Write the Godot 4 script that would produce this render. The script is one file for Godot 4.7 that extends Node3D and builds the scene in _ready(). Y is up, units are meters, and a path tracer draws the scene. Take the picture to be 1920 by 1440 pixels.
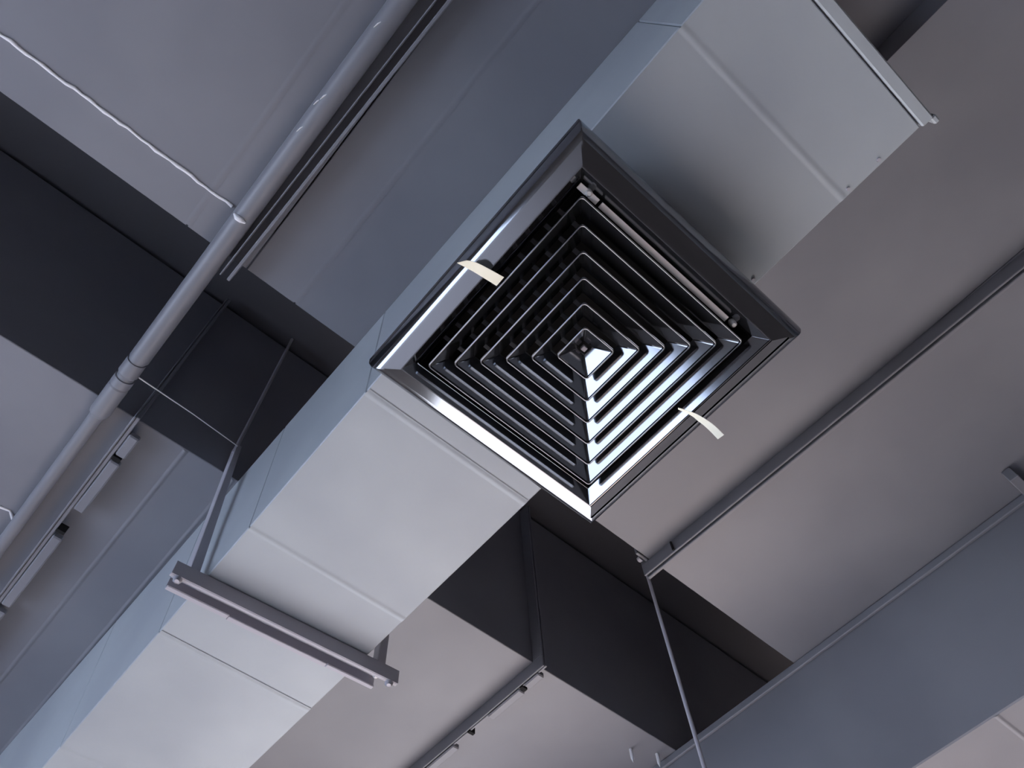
extends Node3D
# View straight up at a painted duct with a square ceiling diffuser. Heights h below are measured from the eye, which is 1.5 m above the floor.
const EYE := 1.5
const A_LOW := 1.54      # underside of the branch duct
const B_LOW := 2.0       # underside of the wide ducts
const TOP := 2.92        # ceiling
var paint: StandardMaterial3D
var paint_light: StandardMaterial3D
var steel: StandardMaterial3D
var chrome: StandardMaterial3D
var galv: StandardMaterial3D
var dull: StandardMaterial3D
var hollow: StandardMaterial3D
var paper: StandardMaterial3D
var bead: StandardMaterial3D
var plain_wall: StandardMaterial3D
var used := {}

func _ready():
	# ---- camera
	var cam := Camera3D.new()
	cam.name = "camera"
	cam.transform = Transform3D(Basis(Vector3(0.7509244597, -0.0445270051, -0.6588852719), Vector3(-0.5727514554, 0.4527488720, -0.6833551268), Vector3(-0.3287373208, -0.8905255778, -0.3144772951)), Vector3(0, EYE, 0))
	cam.fov = 2.0 * rad_to_deg(atan(720.0 / 1472.294))
	cam.near = 0.02
	cam.far = 300.0
	add_child(cam)
	# ---- sky, exposure
	var sm := ProceduralSkyMaterial.new()
	sm.sky_top_color = Color(0.72, 0.77, 0.86)
	sm.sky_horizon_color = Color(0.90, 0.91, 0.94)
	sm.ground_bottom_color = Color(0.4, 0.4, 0.4)
	sm.ground_horizon_color = Color(0.6, 0.6, 0.6)
	sm.sky_energy_multiplier = 6.0
	sm.ground_energy_multiplier = 1.0
	var sky := Sky.new()
	sky.sky_material = sm
	var env := Environment.new()
	env.background_mode = Environment.BG_SKY
	env.sky = sky
	env.tonemap_mode = Environment.TONE_MAPPER_LINEAR
	env.tonemap_exposure = 0.52
	env.sdfgi_enabled = true
	env.ssao_enabled = true
	env.ssil_enabled = true
	var we := WorldEnvironment.new()
	we.name = "environment"
	we.environment = env
	add_child(we)
	# ---- sun, high beyond the front opening
	var sun := DirectionalLight3D.new()
	sun.name = "sun"
	sun.light_color = Color(1.0, 0.965, 0.935)
	sun.light_energy = 43.0
	sun.light_angular_distance = 0.6
	sun.shadow_enabled = true
	add_child(sun)
	sun.look_at_from_position(Vector3(0.2, 6.2, 10.2), Vector3(0, 0, 0))
	make_materials()
	room()
	wide_ducts()
	branch_duct()
	low_duct()
	diffuser()
	ribbons()
	conduit()
	trapeze()
	rods()

# ------------------------------------------------------------------ materials
func noise_map(freq: float, octaves: int, as_normal: bool, strength: float, seed_: int) -> NoiseTexture2D:
	var n := FastNoiseLite.new()
	n.noise_type = FastNoiseLite.TYPE_SIMPLEX_SMOOTH
	n.frequency = freq
	n.fractal_octaves = octaves
	n.seed = seed_
	var t := NoiseTexture2D.new()
	t.width = 512
	t.height = 512
	t.seamless = true
	t.noise = n
	t.as_normal_map = as_normal
	t.bump_strength = strength
	return t

func mat(c: Color, rough: float, metal := 0.0) -> StandardMaterial3D:
	var m := StandardMaterial3D.new()
	m.albedo_color = c
	m.roughness = rough
	m.metallic = metal
	return m

func tone(t: NoiseTexture2D, lo: Color, hi: Color):
	var r := Gradient.new()
	r.colors = PackedColorArray([lo, hi])
	r.offsets = PackedFloat32Array([0.2, 0.8])
	t.color_ramp = r
	return t

func make_materials():
	var dents := noise_map(0.004, 2, true, 3.0, 5)
	var mottle: NoiseTexture2D = tone(noise_map(0.006, 4, false, 1.0, 9), Color(0.94, 0.94, 0.95), Color(1, 1, 1))
	paint = mat(Color(0.66, 0.665, 0.70), 0.42)
	paint.albedo_texture = mottle
	paint.normal_enabled = true
	paint.normal_texture = dents
	paint.normal_scale = 0.25
	paint.uv1_triplanar = true
	paint.uv1_world_triplanar = true
	paint.uv1_scale = Vector3(0.5, 0.5, 0.5)
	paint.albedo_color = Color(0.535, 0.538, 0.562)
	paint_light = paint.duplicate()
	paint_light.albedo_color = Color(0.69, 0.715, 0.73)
	steel = mat(Color(0.70, 0.69, 0.72), 0.45)
	chrome = mat(Color(0.53, 0.54, 0.56), 0.11, 0.97)
	galv = mat(Color(0.93, 0.92, 0.91), 0.4)
	dull = mat(Color(0.30, 0.30, 0.31), 0.6)
	hollow = mat(Color(0.07, 0.07, 0.075), 0.9)
	paper = mat(Color(0.99, 0.98, 0.90), 0.6)
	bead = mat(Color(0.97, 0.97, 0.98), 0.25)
	plain_wall = mat(Color(0.55, 0.53, 0.52), 0.85)

# ------------------------------------------------------------------ helpers
func numbered(called: String) -> String:
	var k: int = used.get(called, -1) + 1
	used[called] = k
	return called if k == 0 else "%s_%03d" % [called, k]

func thing(called: String, label: String, category: String, at := Vector3.ZERO, group := "") -> Node3D:
	var o := Node3D.new()
	o.name = numbered(called)
	add_child(o, true)
	o.position = at
	o.set_meta("label", label)
	o.set_meta("category", category)
	if group != "":
		o.set_meta("group", group)
	return o

func start() -> SurfaceTool:
	var st := SurfaceTool.new()
	st.begin(Mesh.PRIMITIVE_TRIANGLES)
	return st

func part(called: String, st: SurfaceTool, m: Material, parent: Node3D, label := "") -> MeshInstance3D:
	# shapes are written in world axes; a part is moved back into its thing's own axes
	var o := MeshInstance3D.new()
	o.name = called
	o.mesh = st.commit()
	o.material_override = m
	o.cast_shadow = GeometryInstance3D.SHADOW_CASTING_SETTING_ON
	parent.add_child(o, true)
	if parent != self:
		o.global_transform = Transform3D.IDENTITY
	if label != "":
		o.set_meta("label", label)
	return o

func struct(called: String, st: SurfaceTool, m: Material) -> MeshInstance3D:
	var o := part(called, st, m, self)
	o.set_meta("kind", "structure")
	return o

func W(x: float, h: float, z: float) -> Vector3:
	return Vector3(x, h + EYE, z)

func tri(st: SurfaceTool, a: Vector3, b: Vector3, c: Vector3, n: Vector3, na = null, nb = null, nc = null):
	# winding from the wanted normal: front faces run clockwise
	var g := (b - a).cross(c - a)
	if g.length_squared() < 1e-18:
		return
	var va := [a, b, c]
	var vn := [na if na != null else n, nb if nb != null else n, nc if nc != null else n]
	var order := [0, 2, 1] if g.dot(n) > 0.0 else [0, 1, 2]
	for k in order:
		st.set_normal(vn[k])
		st.add_vertex(va[k])

func quad(st: SurfaceTool, a: Vector3, b: Vector3, c: Vector3, d: Vector3, out: Vector3):
	var n := (c - a).cross(d - b).normalized()
	if n.dot(out) < 0.0:
		n = -n
	tri(st, a, b, c, n)
	tri(st, a, c, d, n)

# eight corners, index bits x=1, y=2, z=4, with chamfered edges
func hexa(st: SurfaceTool, c: Array, b := 0.002):
	var mid := Vector3.ZERO
	for p in c:
		mid += p / 8.0
	var fp := {}
	for i in 8:
		for axis in 3:
			var p: Vector3 = c[i]
			for k in 3:
				if k != axis:
					p += (c[i ^ (1 << k)] - c[i]).normalized() * b
			fp[i * 3 + axis] = p
	for axis in 3:
		var u := 1 << ((axis + 1) % 3)
		var v := 1 << ((axis + 2) % 3)
		for s in [0, 1 << axis]:
			var q := [fp[s * 3 + axis], fp[(s | u) * 3 + axis], fp[(s | u | v) * 3 + axis], fp[(s | v) * 3 + axis]]
			quad(st, q[0], q[1], q[2], q[3], (q[0] + q[2]) / 2.0 - mid)
	if b <= 0.0:
		return
	for axis in 3:
		var u := (axis + 1) % 3
		var v := (axis + 2) % 3
		for k in 4:
			var i := (1 << u) * (k & 1) + (1 << v) * (k >> 1)
			var j := i | (1 << axis)
			quad(st, fp[i * 3 + u], fp[j * 3 + u], fp[j * 3 + v], fp[i * 3 + v], (c[i] + c[j]) / 2.0 - mid)
	for i in 8:
		var n: Vector3 = (c[i] - mid).normalized()
		var g: Vector3 = (fp[i * 3 + 1] - fp[i * 3]).cross(fp[i * 3 + 2] - fp[i * 3]).normalized()
		tri(st, fp[i * 3], fp[i * 3 + 1], fp[i * 3 + 2], g if g.dot(n) > 0 else -g)

func box(st: SurfaceTool, x0: float, x1: float, h0: float, h1: float, z0: float, z1: float, b := 0.002):
	var c := []
	for i in 8:
		c.append(W(x1 if i & 1 else x0, h1 if i & 2 else h0, z1 if i & 4 else z0))
	hexa(st, c, b)

# a box whose plan is skewed: x shifts by dx per metre of z from z_ref
func skew_box(st: SurfaceTool, x0: float, x1: float, h0: float, h1: float, z0: float, z1: float, dx: float, z_ref: float, b := 0.002):
	var c := []
	for i in 8:
		var z := z1 if i & 4 else z0
		c.append(W((x1 if i & 1 else x0) + dx * (z - z_ref), h1 if i & 2 else h0, z))
	hexa(st, c, b)

# round bar through points, radius each
func tube(st: SurfaceTool, pts: Array, radii: Array, sides := 16):
	var rings := []
	var norms := []
	var side := Vector3.ZERO
	for i in pts.size():
		var d: Vector3 = (pts[mini(i + 1, pts.size() - 1)] - pts[maxi(i - 1, 0)]).normalized()
		if side == Vector3.ZERO:
			side = d.cross(Vector3.UP if absf(d.y) < 0.9 else Vector3.RIGHT).normalized()
		side = (side - d * side.dot(d)).normalized()
		var up := d.cross(side)
		var ring := []
		var nn := []
		for k in sides:
			var a := TAU * k / sides
			var o := side * cos(a) + up * sin(a)
			ring.append(pts[i] + o * radii[i])
			nn.append(o)
		rings.append(ring)
		norms.append(nn)
	for i in pts.size() - 1:
		if pts[i].distance_to(pts[i + 1]) < 1e-6:
			continue
		for k in sides:
			var l := (k + 1) % sides
			var n: Vector3 = norms[i][k] + norms[i][l]
			tri(st, rings[i][k], rings[i][l], rings[i + 1][l], n, norms[i][k], norms[i][l], norms[i + 1][l])
			tri(st, rings[i][k], rings[i + 1][l], rings[i + 1][k], n, norms[i][k], norms[i + 1][l], norms[i + 1][k])
	for e in [0, pts.size() - 1]:
		var d: Vector3 = pts[0] - pts[1] if e == 0 else pts[e] - pts[e - 1]
		for k in sides:
			tri(st, pts[e], rings[e][k], rings[e][(k + 1) % sides], d.normalized())

# stepped pipe along +z: [z, radius] pairs, steps get a face of their own
func lathe_z(st: SurfaceTool, x: float, h: float, prof: Array, sides := 24):
	for i in prof.size() - 1:
		var a = prof[i]
		var b = prof[i + 1]
		var slope := Vector2(b[0] - a[0], b[1] - a[1])
		var nr := slope.x / slope.length()
		var nz := -slope.y / slope.length()
		for k in sides:
			var p := TAU * k / sides
			var q := TAU * (k + 1) / sides
			var u := Vector3(cos(p), sin(p), 0)
			var v := Vector3(cos(q), sin(q), 0)
			var o := W(x, h, 0)
			var a0: Vector3 = o + u * a[1] + Vector3(0, 0, a[0])
			var a1: Vector3 = o + v * a[1] + Vector3(0, 0, a[0])
			var b0: Vector3 = o + u * b[1] + Vector3(0, 0, b[0])
			var b1: Vector3 = o + v * b[1] + Vector3(0, 0, b[0])
			var nu := u * nr + Vector3(0, 0, nz)
			var nv := v * nr + Vector3(0, 0, nz)
			tri(st, a0, a1, b1, nu + nv, nu, nv, nv)
			tri(st, a0, b1, b0, nu + nv, nu, nv, nu)
	for e in [0, prof.size() - 1]:
		for k in sides:
			var u: Vector3 = Vector3(cos(TAU * k / sides), sin(TAU * k / sides), 0) * prof[e][1]
			var v: Vector3 = Vector3(cos(TAU * (k + 1) / sides), sin(TAU * (k + 1) / sides), 0) * prof[e][1]
			var o := W(x, h, prof[e][0])
			tri(st, o, o + u, o + v, Vector3(0, 0, -1 if e == 0 else 1))

# outline of a square with rounded corners, in the plane, first point repeated at the end
func square_path(r: float, rc: float, seg: int) -> Array:
	var out := []
	for q in 4:
		var a0 := PI / 2 * q
		var cx := (r - rc) * (1 if q == 0 or q == 3 else -1)
		var cz := (r - rc) * (1 if q < 2 else -1)
		for k in seg + 1:
			var a := a0 + PI / 2 * k / seg
			out.append([Vector2(cx + rc * cos(a), cz + rc * sin(a)), Vector2(cos(a), sin(a))])
	out.append(out[0])
	return out

# profile of [radius, h, corner radius] swept round a square; smooth across the profile where it is round
func square_sweep(st: SurfaceTool, cx: float, cz: float, prof: Array, seg := 5, smooth := false, outward := true, flat_first := 0):
	var loops := []
	for p in prof:
		loops.append(square_path(p[0], p[2], seg))
	var pn := []      # profile normals per segment: (radial, up)
	for i in prof.size() - 1:
		var d := Vector2(prof[i + 1][0] - prof[i][0], prof[i + 1][1] - prof[i][1]).normalized()
		pn.append(Vector2(d.y, -d.x) if outward else Vector2(-d.y, d.x))
	for i in prof.size() - 1:
		var n0: Vector2 = pn[i]
		var n1: Vector2 = pn[i]
		if smooth and i > flat_first and pn[i - 1].dot(pn[i]) > 0.6:
			n0 = (pn[i] + pn[i - 1]).normalized()
		if smooth and i >= flat_first and i < prof.size() - 2 and pn[i + 1].dot(pn[i]) > 0.6:
			n1 = (pn[i] + pn[i + 1]).normalized()
		for k in loops[i].size() - 1:
			var v := []
			var n := []
			for w in [[i, k, n0], [i, k + 1, n0], [i + 1, k + 1, n1], [i + 1, k, n1]]:
				var lp = loops[w[0]][w[1]]
				v.append(W(cx + lp[0].x, prof[w[0]][1], cz + lp[0].y))
				var pnn: Vector2 = w[2]
				n.append(Vector3(lp[1].x * pnn.x, pnn.y, lp[1].y * pnn.x).normalized())
			var nm: Vector3 = n[0] + n[1] + n[2] + n[3]
			tri(st, v[0], v[1], v[2], nm, n[0], n[1], n[2])
			tri(st, v[0], v[2], v[3], nm, n[0], n[2], n[3])

# soft raised seam across a duct's underside, along x, or along z when turned
func ridge(st: SurfaceTool, a: Vector3, b: Vector3, across: Vector3, out: Vector3, w: float, t: float):
	var n := 8
	var pts := []
	var nor := []
	for k in n + 1:
		var s := -1.0 + 2.0 * k / n
		pts.append(across * s * w / 2.0 + out * (0.0002 + t * (0.5 + 0.5 * cos(PI * s))))
		nor.append((out * w / 2.0 + across * t * 0.5 * PI * sin(PI * s)).normalized())
	for k in n:
		tri(st, a + pts[k], a + pts[k + 1], b + pts[k + 1], out, nor[k], nor[k + 1], nor[k + 1])
		tri(st, a + pts[k], b + pts[k + 1], b + pts[k], out, nor[k], nor[k + 1], nor[k])

# ------------------------------------------------------------------ setting
const X0 := -3.0
const X1 := 6.8
const Z0 := -6.0
const Z1 := 4.2

func wall_with_opening(st: SurfaceTool, along_x: bool, at: float, thick: float, lo: float, hi: float, o0: float, o1: float, y0: float, y1: float):
	var top := TOP + EYE
	for r in [[lo, o0, 0.0, top], [o1, hi, 0.0, top], [o0, o1, y1, top], [o0, o1, 0.0, y0]]:
		if r[1] - r[0] < 0.001 or r[3] - r[2] < 0.001:
			continue
		if along_x:
			box(st, r[0], r[1], r[2] - EYE, r[3] - EYE, at, at + thick, 0.0)
		else:
			box(st, at, at + thick, r[2] - EYE, r[3] - EYE, r[0], r[1], 0.0)

func room():
	var st := start()
	box(st, X0 - 0.25, X1 + 0.25, -EYE - 0.15, -EYE, Z0 - 0.25, Z1 + 0.25, 0.0)
	struct("floor", st, mat(Color(0.475, 0.44, 0.425), 0.6))
	st = start()
	box(st, X0 - 0.25, X1 + 0.25, TOP, TOP + 0.2, Z0 - 0.25, Z1 + 0.25, 0.0)
	struct("ceiling", st, mat(Color(0.36, 0.36, 0.38), 0.8))
	st = start()
	wall_with_opening(st, false, X0 - 0.25, 0.25, Z0, Z1, 0.9, 3.8, 0.12, 2.45)
	struct("wall_left", st, plain_wall)
	st = start()
	wall_with_opening(st, true, Z1, 0.25, X0 - 0.25, X1 + 0.25, 1.45, 6.5, 0.0, 2.05)
	struct("wall_front", st, plain_wall)
	st = start()
	box(st, X1, X1 + 0.25, -EYE, TOP, Z0, Z1, 0.0)
	struct("wall_right", st, plain_wall)
	st = start()
	box(st, X0 - 0.25, X1 + 0.25, -EYE, TOP, Z0 - 0.25, Z0, 0.0)
	struct("wall_back", st, mat(Color(0.42, 0.42, 0.44), 0.85))
	st = start()
	box(st, 1.6, 6.4, -EYE + 0.0005, -EYE + 0.012, 3.3, 4.1, 0.004)  # unseen dark slab added to cut light bouncing off the floor
	var mat_o := part("added_dark_mat", st, mat(Color(0.12, 0.12, 0.125), 0.95), self)
	mat_o.set_meta("label", "added dark grey mat inside the front opening that cuts light bounced off the floor")
	mat_o.set_meta("category", "mat")
	# trims round the two openings
	var trim := mat(Color(0.3, 0.3, 0.32), 0.5)
	st = start()
	box(st, X0 - 0.26, X0 + 0.02, 2.45 - EYE, 2.51 - EYE, 0.84, 3.86)
	for z in [0.84, 3.8]:
		box(st, X0 - 0.26, X0 + 0.02, 0.06 - EYE, 2.45 - EYE, z, z + 0.06)
	box(st, X0 - 0.26, X0 + 0.04, 0.06 - EYE, 0.12 - EYE, 0.9, 3.8)
	struct("window_1", st, trim)
	st = start()
	box(st, 1.39, 6.56, 2.05 - EYE, 2.11 - EYE, Z1 - 0.02, Z1 + 0.26)
	for x in [1.39, 6.5]:
		box(st, x, x + 0.06, -EYE, 2.05 - EYE, Z1 - 0.02, Z1 + 0.26)
	struct("door_1", st, trim)
	# ground outside
	st = start()
	box(st, X0 - 0.3, 60, -EYE - 0.4, -EYE - 0.16, -60, 60, 0.0)
	struct("ground", st, mat(Color(0.39, 0.385, 0.38), 0.9))
	st = start()
	box(st, -60, X0 - 0.3, -EYE - 0.4, -EYE - 0.16, -60, 60, 0.0)
	struct("ground_side", st, mat(Color(0.40, 0.43, 0.47), 0.9))  # bluish colour put in to cool the light from the left

# ------------------------------------------------------------------ the two wide ducts
func flange(parent: Node3D, x: float, tilt: float, z_edge: float, z_far: float, grow: float, lips: Array):
	# lips: [x offset, width, drop]; z_edge is the duct's edge at the gap, grow points into the gap
	for l in lips:
		var st := start()
		var zz := [z_edge + grow, z_far]
		skew_box(st, x + l[0], x + l[0] + l[1], B_LOW - l[2], B_LOW + 0.001, minf(zz[0], zz[1]), maxf(zz[0], zz[1]), tilt, z_edge)
		var e := [z_edge, z_edge + grow]
		box(st, x + l[0], x + l[0] + l[1], B_LOW, TOP - 0.04, minf(e[0], e[1]), maxf(e[0], e[1]))
		part("flange", st, paint, parent)

func wide_ducts():
	# duct over most of the view; its edge at the gap is z = 0.90
	var d := thing("wide_duct", "wide grey duct passing above the diffuser, carrying a wavy white bead that stands in for a reflected light line", "duct", W(0.8, B_LOW, 0.9))
	var st := start()
	box(st, -2.98, -0.197, B_LOW, TOP - 0.03, -0.6, 0.90)
	box(st, -2.98, -0.197, B_LOW, TOP - 0.03, -2.6, -0.6)
	part("duct_section", st, paint, d)
	st = start()
	box(st, -0.194, -0.02, B_LOW, TOP - 0.03, -2.6, 0.90)
	part("duct_section", st, paint, d)
	st = start()
	box(st, -0.017, 0.129, B_LOW, TOP - 0.03, -2.6, 0.90)
	part("duct_section", st, paint, d)
	st = start()
	box(st, 0.132, 0.50, B_LOW, TOP - 0.03, -2.6, 0.90)
	part("duct_section", st, paint, d)
	st = start()
	box(st, 0.50, 0.856, B_LOW, TOP - 0.03, -0.45, 0.90, 0.001)
	box(st, 0.50, 0.856, B_LOW + 0.10, TOP - 0.03, -2.6, -0.45, 0.001)
	part("duct_section", st, paint, d)
	st = start()
	box(st, 0.856, 1.53, B_LOW, TOP - 0.03, -2.6, 0.90, 0.001)
	part("duct_section", st, paint, d)
	st = start()
	box(st, 1.533, 6.75, B_LOW, TOP - 0.03, -2.6, 0.90)
	part("duct_section", st, paint, d)
	for x in [-0.1955, 0.1305]:
		st = start()
		ridge(st, W(x, B_LOW - 0.0003, -2.5), W(x, B_LOW - 0.0003, 0.895), Vector3(1, 0, 0), Vector3(0, -1, 0), 0.020, 0.0007)
		part("seam", st, paint, d)
	flange(d, -0.045, -0.0215, 0.90, -2.5, 0.035, [[-0.017, 0.004, 0.05], [0.004, 0.009, 0.05]])
	flange(d, 1.515, -0.025, 0.90, -2.5, 0.035, [[-0.012, 0.007, 0.05], [0.004, 0.011, 0.05]])
	# corner piece and a screw on the right flange
	st = start()
	box(st, 1.45, 1.50, B_LOW - 0.005, B_LOW + 0.13, 0.902, 0.912)
	part("flange_corner", st, paint, d)
	st = start()
	tube(st, [W(1.478, B_LOW - 0.002, 0.913), W(1.478, B_LOW - 0.002, 0.925)], [0.011, 0.009], 8)
	part("screw", st, steel, d)
	st = start()
	box(st, 1.496, 1.503, B_LOW - 0.05, B_LOW - 0.01, 0.80, 0.806, 0.001)
	part("cleat", st, hollow, d)
	# wobbly white bead modelled in place of a reflected line of light
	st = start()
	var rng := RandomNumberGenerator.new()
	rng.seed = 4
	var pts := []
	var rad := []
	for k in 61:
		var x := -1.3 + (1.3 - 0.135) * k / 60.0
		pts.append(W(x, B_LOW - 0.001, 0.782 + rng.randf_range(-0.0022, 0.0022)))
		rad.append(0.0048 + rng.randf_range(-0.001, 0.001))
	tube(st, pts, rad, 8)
	part("glint_bead", st, bead, d, "wavy white bead standing in for a reflected light line")

	# duct at the lower left of the gap
	var c := thing("wide_duct", "wide grey duct below the dark gap, with clips along its two flanges", "duct", W(0.8, B_LOW, 1.48))
	var cuts := [-2.98, -0.01, 1.52, 6.75]
	for k in 3:
		st = start()
		box(st, cuts[k] + 0.0015, cuts[k + 1] - 0.0015, B_LOW, TOP - 0.03, 1.48, 4.1)
		part("duct_section", st, paint, c)
	for x in [0.150, 0.31]:
		st = start()
		ridge(st, W(x, B_LOW, 1.485), W(x, B_LOW, 4.0), Vector3(1, 0, 0), Vector3(0, -1, 0), 0.02, 0.003)
		part("seam", st, paint, c)
	flange(c, -0.008, 0.0, 1.48, 4.0, -0.04, [[-0.012, 0.006, 0.05], [-0.0055, 0.0115, 0.046]])
	flange(c, 1.517, 0.0, 1.48, 4.0, -0.05, [[-0.004, 0.006, 0.05], [0.008, 0.008, 0.045]])
	for f in [[0.004, [[1.50, 1.585], [1.61, 1.83], [1.955, 2.3], [2.33, 3.0]]], [1.529, [[1.47, 1.545], [1.57, 1.74], [1.93, 2.3]]]]:
		for z in f[1]:
			st = start()
			box(st, f[0] - 0.004, f[0] + 0.026, B_LOW - 0.052, B_LOW - 0.03, z[0], z[1], 0.004)
			part("cleat", st, paint, c)
		for z in [f[1][0][1] + 0.012, f[1][1][1] + 0.1]:
			st = start()
			box(st, f[0] - 0.006, f[0] + 0.02, B_LOW - 0.05, B_LOW - 0.02, z - 0.006, z + 0.008, 0.001)
			part("clip", st, hollow, c, "small dark gap clip")
	# two bolt tips under it beside the low duct
	for p in [[1.080, 0.812], [1.130, 0.789]]:
		st = start()
		var h := 1.95
		tube(st, [W(p[0] * h, B_LOW + 0.001, p[1] * h), W(p[0] * h, h + 0.01, p[1] * h), W(p[0] * h, h - 0.006, p[1] * h)], [0.007, 0.007, 0.001], 8)
		part("bolt", st, bead, c)
	# white curl modelled in place of a short light reflection
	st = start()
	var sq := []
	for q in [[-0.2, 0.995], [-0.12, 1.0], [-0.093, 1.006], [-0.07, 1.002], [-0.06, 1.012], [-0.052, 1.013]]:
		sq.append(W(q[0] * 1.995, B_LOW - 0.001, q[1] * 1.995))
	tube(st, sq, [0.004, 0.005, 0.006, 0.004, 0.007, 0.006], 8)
	part("glint_bead", st, bead, c, "short white curl standing in for a light reflection")

# ------------------------------------------------------------------ the branch duct that carries the diffuser
func a_left(z: float) -> float:
	return 0.3215 + 0.0115 * (z + 0.39)

func a_left_top(z: float) -> float:
	return 0.3395 - 0.0085 * (z + 0.39)

func a_right(_z: float) -> float:
	return 0.8065

func branch_duct():
	var d := thing("branch_duct", "narrow grey duct hanging below the wide ducts and carrying the black square diffuser", "duct", W(0.567, A_LOW, 1.0))
	var zs := [-0.383, -0.196, 0.764, 1.235, 1.66, 2.2, 3.2]
	for k in zs.size() - 1:
		var z0: float = zs[k] + 0.001
		var z1: float = zs[k + 1] - 0.001
		var low := A_LOW + (0.0012 if k % 2 else 0.0)
		var c := []
		for i in 8:
			var z := z1 if i & 4 else z0
			var x := a_right(z)
			if not i & 1:
				x = a_left_top(z) if i & 2 else a_left(z)
			c.append(W(x, B_LOW - 0.0005 if i & 2 else low, z))
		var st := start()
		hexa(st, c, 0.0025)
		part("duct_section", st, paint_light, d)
		if k > 0:
			st = start()
			ridge(st, W(a_left(zs[k]) + 0.002, A_LOW, zs[k]), W(a_right(zs[k]) - 0.002, A_LOW, zs[k]), Vector3(0, 0, 1), Vector3(0, -1, 0), 0.022, 0.0014)
			part("seam", st, paint_light, d)
	# folded end: a flange frame with a narrow dark gap before it
	var st := start()
	box(st, a_left(0) + 0.02, a_right(0) - 0.02, A_LOW + 0.02, B_LOW - 0.01, -0.388, -0.382, 0.0)
	part("end_gasket", st, hollow, d)
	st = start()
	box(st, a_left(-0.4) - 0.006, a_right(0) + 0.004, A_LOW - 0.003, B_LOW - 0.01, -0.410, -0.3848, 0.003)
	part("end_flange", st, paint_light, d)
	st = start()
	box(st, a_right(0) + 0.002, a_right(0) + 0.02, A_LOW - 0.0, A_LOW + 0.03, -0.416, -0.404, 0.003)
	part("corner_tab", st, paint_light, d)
	# small screws along the right edge
	for z in [-0.215, -0.29, 0.035]:
		st = start()
		tube(st, [W(a_right(z) - 0.012, A_LOW + 0.002, z), W(a_right(z) - 0.012, A_LOW - 0.003, z)], [0.005, 0.004], 8)
		part("screw", st, steel, d)

func low_duct():
	var d := thing("low_duct", "deep grey duct crossing the lower right corner, hanging lowest of all", "duct", W(2.26, 1.47, 0.5))
	var st := start()
	box(st, 2.258, 3.05, 1.47, B_LOW - 0.0005, -2.4, 3.6, 0.004)
	part("duct_section", st, paint, d)
	for z in [-1.2, 0.43, 1.9]:
		st = start()
		ridge(st, W(2.262, 1.47, z), W(3.04, 1.47, z), Vector3(0, 0, 1), Vector3(0, -1, 0), 0.02, 0.002)
		part("seam", st, paint, d)
	# long hem under the wide duct
	st = start()
	box(st, 2.244, 2.2575, B_LOW - 0.03, B_LOW - 0.001, -2.3, 3.5, 0.003)
	part("hem", st, paint, d)
	st = start()
	skew_box(st, 2.12, 2.256, B_LOW - 0.05, B_LOW - 0.001, -0.075, -0.045, 0.0, 0.0)
	part("bracket", st, paint, d)

# ------------------------------------------------------------------ the diffuser
const DX := 0.568
const DZ := 0.341
const LOW := 1.36

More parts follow.
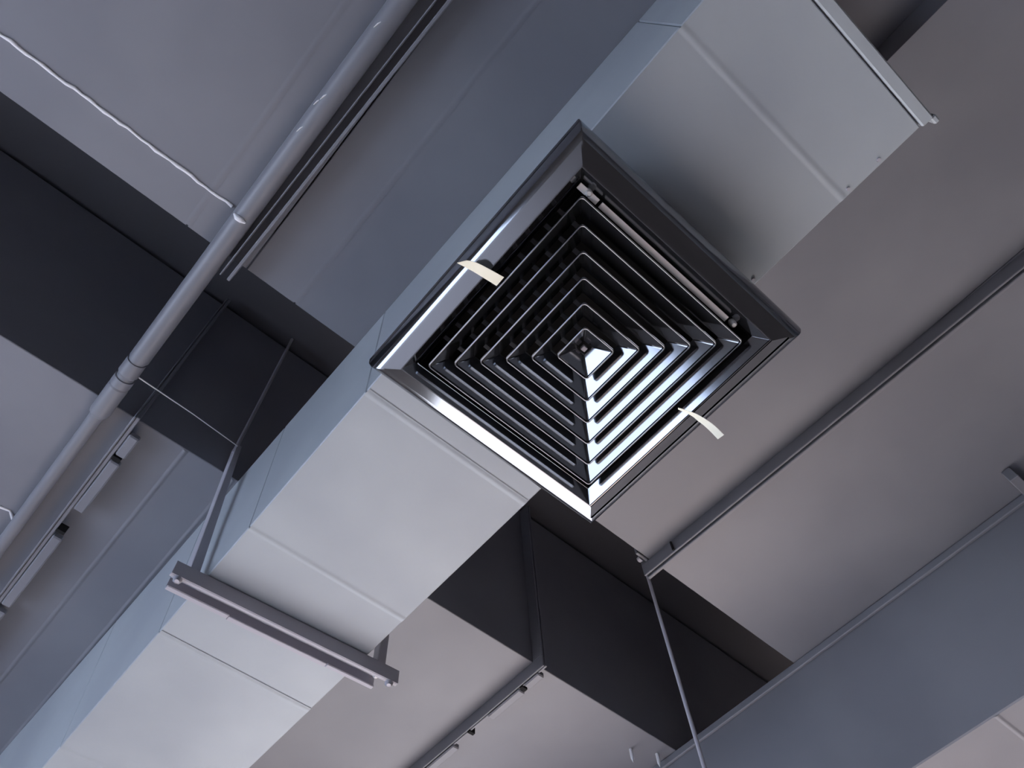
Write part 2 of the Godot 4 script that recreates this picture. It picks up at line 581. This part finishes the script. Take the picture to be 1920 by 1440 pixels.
func diffuser():
	var d := thing("ceiling_diffuser", "square dark metal ceiling diffuser with nested louver rings under the branch duct", "air diffuser", W(DX, LOW, DZ))
	# neck
	var st := start()
	square_sweep(st, DX + 0.004, DZ, [[0.232, 1.386, 0.004], [0.232, A_LOW - 0.001, 0.004]], 2)
	square_sweep(st, DX + 0.004, DZ, [[0.232, A_LOW - 0.001, 0.004], [0.228, A_LOW - 0.001, 0.004]], 2, false, false)
	square_sweep(st, DX + 0.004, DZ, [[0.228, 1.383, 0.004], [0.228, A_LOW - 0.001, 0.004]], 2, false, false)
	box(st, DX + 0.004 - 0.2275, DX + 0.004 + 0.2275, A_LOW - 0.006, A_LOW - 0.001, DZ - 0.2275, DZ + 0.2275, 0.0)  # near-black plate put in as the darkness up inside the neck
	part("neck", st, hollow, d)
	# frame: rolled rim, sloping face, throat
	st = start()
	var pr := []
	for q in [[0.297, 1.426], [0.304, 1.4235], [0.3035, 1.4075], [0.300, 1.3945], [0.295, 1.3848], [0.289, 1.3772], [0.283, 1.3732], [0.2775, 1.3715]]:
		pr.append([q[0], q[1], 0.002])
	square_sweep(st, DX + 0.008, DZ, pr, 1, true)
	square_sweep(st, DX + 0.004, DZ, [[0.2775, 1.3715, 0.001], [0.2525, LOW, 0.001]], 1)
	square_sweep(st, DX + 0.002, DZ, [[0.2525, LOW, 0.001], [0.2505, LOW, 0.001]], 1)
	square_sweep(st, DX, DZ, [[0.2505, LOW, 0.001], [0.232, LOW + 0.0225, 0.001]], 1)
	square_sweep(st, DX + 0.004, DZ, [[0.232, LOW + 0.0225, 0.001], [0.236, LOW + 0.03, 0.001], [0.297, 1.426, 0.001]], 1, false, false)
	part("frame", st, chrome, d)
	# rings
	var rise := 0.0285
	var run := rise / tan(deg_to_rad(44.5))
	for k in 6:
		var r := 0.2155 - 0.0350 * k
		st = start()
		var q := []
		var t := 0.0016
		var top_r := maxf(r - run, 0.004)
		var top_h := LOW + (r - top_r) * tan(deg_to_rad(44.5))
		q.append([top_r, top_h, 0.002])
		q.append([r - 0.004, LOW + 0.004, 0.006])
		q.append([r - 0.0030, LOW + 0.0022, 0.006])
		for j in 7:
			var a := PI * j / 6.0
			q.append([r - 0.0014 - t * cos(a), LOW + 0.0016 - t * sin(a), 0.007])
		q.append([r + 0.0002, LOW + 0.006, 0.007])
		square_sweep(st, DX, DZ, q, 5, true, true, 1)
		var ring := part("louver_ring", st, chrome, d)
		# the unpolished back of the ring
		st = start()
		square_sweep(st, DX, DZ, [[r + 0.0002, LOW + 0.006, 0.007], [top_r + 0.0025, top_h + 0.001, 0.002], [top_r, top_h, 0.002]], 5, true)
		part("back_face", st, dull, ring, "dull dark back of the ring")
		if k == 5:
			# closed centre with a small square stud
			st = start()
			box(st, DX - 0.005, DX + 0.005, top_h - 0.006, top_h + 0.004, DZ - 0.005, DZ + 0.005, 0.001)
			part("centre_stud", st, steel, d)
	# carrier bars above the rings
	for k in 10:
		var z := -0.166 + 0.036 * k
		st = start()
		box(st, DX - 0.223, DX + 0.22, LOW + 0.0335, LOW + 0.038, DZ + z - 0.0045, DZ + z + 0.0045, 0.001)
		part("carrier_bar", st, dull, d)
	# bright mounting strip and its two screws at the far side
	st = start()
	for q in [[0.2475, 0.262], [0.267, 0.281], [0.286, 0.532]]:
		box(st, q[0] * 1.376, q[1] * 1.376, 1.376, 1.379, 0.1115, 0.1235, 0.0005)
	part("mounting_strip", st, galv, d, "bright bare metal strip inside the throat")
	for x in [0.264 * 1.376, 0.545 * 1.376]:
		st = start()
		tube(st, [W(x, 1.390, 0.116), W(x, 1.376, 0.116), W(x, 1.373, 0.116)], [0.007, 0.007, 0.004], 10)
		part("screw", st, galv, d, "shiny screw head")

# ------------------------------------------------------------------ ribbons
func ribbon(called: String, label: String, mid: Array, wide: Array, at: Vector3):
	var o := thing(called, label, "ribbon", at, "paper ribbons tied to the diffuser")
	var st := start()
	var n := 18
	var left := []
	var right := []
	var cv := Curve3D.new()
	var cw := Curve3D.new()
	for k in mid.size():
		var tg: Vector3 = (mid[mini(k + 1, mid.size() - 1)] - mid[maxi(k - 1, 0)]) / 5.0
		cv.add_point(mid[k], -tg, tg)
		cw.add_point(wide[k])
	for k in n + 1:
		var f := float(k) / n * (mid.size() - 1)
		var i := mini(int(f), mid.size() - 2)
		var p := cv.sample(i, f - i)
		var w: Vector3 = wide[i].lerp(wide[i + 1], f - i)
		left.append(p - w)
		right.append(p + w)
	for k in n:
		var nn: Vector3 = (right[k] - left[k]).cross(left[k + 1] - left[k]).normalized() * 0.0003
		for s in [-1.0, 1.0]:
			quad(st, left[k] + nn * s, right[k] + nn * s, right[k + 1] + nn * s, left[k + 1] + nn * s, nn * s)
		quad(st, left[k] - nn, left[k] + nn, left[k + 1] + nn, left[k + 1] - nn, left[k] - right[k])
		quad(st, right[k] - nn, right[k] + nn, right[k + 1] + nn, right[k + 1] - nn, right[k] - left[k])
	part("strip", st, paper, o)

func ribbons():
	# points from x/h, z/h, h
	var p := func(a: float, b: float, h: float) -> Vector3: return W(a * h, h, b * h)
	ribbon("paper_ribbon", "cream paper ribbon blown flat over the left side of the diffuser frame", [p.call(0.2555, 0.2475, 1.357), p.call(0.236, 0.2505, 1.348), p.call(0.214, 0.2545, 1.338), p.call(0.1985, 0.2595, 1.330)], [Vector3(0.001, 0.003, 0.0115), Vector3(0.0015, 0.005, 0.0112), Vector3(0.0005, 0.006, 0.0105), Vector3(-0.004, 0.005, 0.0085)], W(0.345, 1.357, 0.337))
	ribbon("paper_ribbon", "cream paper ribbon curling past the right side of the diffuser frame", [p.call(0.583, 0.2265, 1.356), p.call(0.606, 0.2195, 1.348), p.call(0.6225, 0.2175, 1.338), p.call(0.643, 0.2165, 1.322), p.call(0.669, 0.2185, 1.300)], [Vector3(0.002, 0.001, 0.0015), Vector3(0.002, 0.003, 0.0045), Vector3(0.001, 0.005, 0.007), Vector3(0.001, 0.005, 0.008), Vector3(0.001, 0.003, 0.008)], W(0.79, 1.356, 0.307))

# ------------------------------------------------------------------ conduit pipe
func conduit():
	var o := thing("pipe", "long grey painted pipe running beside the flange on the left, stepping down at a coupling", "pipe", W(-0.098, 1.9715, 0.9))
	var st := start()
	lathe_z(st, -0.098, 1.9715, [[-2.5, 0.027], [1.288, 0.027]])
	part("pipe_run", st, paint, o)
	st = start()
	lathe_z(st, -0.099, 1.972, [[1.289, 0.0235], [1.297, 0.0235], [1.298, 0.027], [1.345, 0.028], [1.352, 0.0235], [1.362, 0.0235], [1.363, 0.0277], [1.39, 0.028], [1.392, 0.024]])
	part("coupling", st, paint, o)
	st = start()
	lathe_z(st, -0.099, 1.972, [[1.392, 0.0255], [1.397, 0.0275], [1.405, 0.028], [1.50, 0.028], [1.508, 0.026], [1.512, 0.022]])
	part("sleeve", st, paint, o)
	st = start()
	lathe_z(st, -0.1, 1.9785, [[1.512, 0.0205], [1.54, 0.0195], [4.0, 0.0195]])
	part("pipe_run", st, paint, o)
	# white blob modelled as the glint where the bead meets the pipe
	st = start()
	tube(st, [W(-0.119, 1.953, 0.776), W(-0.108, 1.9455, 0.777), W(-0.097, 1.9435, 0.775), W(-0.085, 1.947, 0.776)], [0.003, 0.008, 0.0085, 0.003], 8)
	part("glint_blob", st, bead, o, "small white blob standing in for a glint on the pipe")
	for q in [[0.405, -0.112, 0.0022], [0.425, -0.117, 0.0018], [0.50, -0.112, 0.0016], [0.20, -0.110, 0.0018]]:  # tiny white shapes put in as highlights on the pipe
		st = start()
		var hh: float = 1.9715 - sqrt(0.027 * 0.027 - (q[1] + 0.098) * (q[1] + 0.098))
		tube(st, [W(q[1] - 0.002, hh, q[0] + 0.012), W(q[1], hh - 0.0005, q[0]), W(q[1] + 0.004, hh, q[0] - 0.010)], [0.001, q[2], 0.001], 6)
		part("glint_mark", st, bead, o, "tiny white mark standing in for a highlight on the pipe")

# ------------------------------------------------------------------ trapeze hanger under the branch duct
func trapeze():
	var o := thing("trapeze_hanger", "painted steel channel hanger slung under the branch duct, with an angle at each end", "hanger", W(0.58, 1.5, 1.43))
	var z := func(x: float) -> float: return 1.4245 - 0.0624 * (x - 0.26)
	var bar := func(st: SurfaceTool, x0: float, x1: float, h0: float, h1: float, dz0: float, dz1: float, b: float):
		var c := []
		for i in 8:
			var x: float = x1 if i & 1 else x0
			c.append(W(x, h1 if i & 2 else h0, z.call(x) + (dz1 if i & 4 else dz0)))
		hexa(st, c, b)
	var st := start()
	bar.call(st, 0.262, 0.905, 1.494, 1.538, 0.0, 0.003, 0.0008)       # web towards the diffuser
	bar.call(st, 0.262, 0.905, 1.494, 1.497, 0.003, 0.013, 0.0008)     # lip
	bar.call(st, 0.275, 0.865, 1.5355, 1.5385, 0.003, 0.055, 0.0005)   # back
	part("channel", st, steel, o)
	st = start()
	bar.call(st, 0.275, 0.44, 1.494, 1.499, 0.042, 0.058, 0.002)
	bar.call(st, 0.44, 0.72, 1.4945, 1.502, 0.046, 0.061, 0.0015)
	bar.call(st, 0.72, 0.862, 1.493, 1.499, 0.044, 0.058, 0.002)
	bar.call(st, 0.275, 0.865, 1.499, 1.5355, 0.055, 0.058, 0.0005)
	part("back_channel", st, steel, o)
	for e in [[0.292, 0.284, 1], [0.853, 0.884, -1]]:
		# washer and bolt in the slot, clamp ear beside it
		st = start()
		var x: float = e[0]
		tube(st, [W(x, 1.5355, z.call(x) + 0.028), W(x, 1.512, z.call(x) + 0.028), W(x, 1.508, z.call(x) + 0.028)], [0.009, 0.009, 0.004], 8)
		part("bolt", st, galv, o)
		st = start()
		x = e[1]
		tube(st, [W(x, 1.495, z.call(x) + 0.011), W(x, 1.489, z.call(x) + 0.011), W(x, 1.487, z.call(x) + 0.011)], [0.012, 0.011, 0.006], 8)
		part("nut", st, steel, o)
	# left angle leans along the duct's side, right angle stands free of it
	st = start()
	var lean := func(h: float) -> float: return 0.300 - 0.066 * (h - 1.56)
	for leg in [[0.0, 0.026, 0.0, 0.004], [0.0, 0.004, 0.004, 0.032]]:
		var c := []
		for i in 8:
			var h: float = 2.10 if i & 2 else 1.5375
			var w: float = 1.0 if h < 1.8 else 0.62
			c.append(W(lean.call(h) + (leg[1] if i & 1 else leg[0]) * w, h, 1.438 + (leg[3] if i & 4 else leg[2])))
		hexa(st, c, 0.001)
	part("angle", st, steel, o)
	st = start()
	tube(st, [W(0.268, 2.06, 1.446), W(0.270, TOP - 0.001, 1.446)], [0.006, 0.006], 10)
	part("rod", st, steel, o)
	st = start()
	box(st, 0.848, 0.872, 1.5375, TOP - 0.001, 1.405, 1.409, 0.001)
	box(st, 0.848, 0.852, 1.5375, TOP - 0.001, 1.409, 1.435, 0.001)
	part("angle", st, steel, o)

func rods():
	var o := thing("hanger_rod", "thin grey rod hanging free in the dark gap at the lower right", "rod", W(1.548, TOP, 0.951))
	var st := start()
	tube(st, [W(1.548, TOP - 0.001, 0.951), W(1.548, 1.1, 0.951)], [0.0055, 0.0055], 12)
	part("shaft", st, steel, o)
	st = start()
	tube(st, [W(1.548, 1.135, 0.951), W(1.548, 1.12, 0.951)], [0.012, 0.012], 6)
	part("nut", st, steel, o)
	o = thing("tie_wire", "thin bright wire stretched across the dark gap from the pipe to the hanger angle", "wire", W(0.1, 2.0, 1.4))
	st = start()
	tube(st, [W(-0.0705, 1.965, 1.335), W(0.1, 2.03, 1.385), W(0.268, 2.09, 1.438)], [0.0022, 0.0016, 0.0016], 8)
	part("wire", st, bead, o)
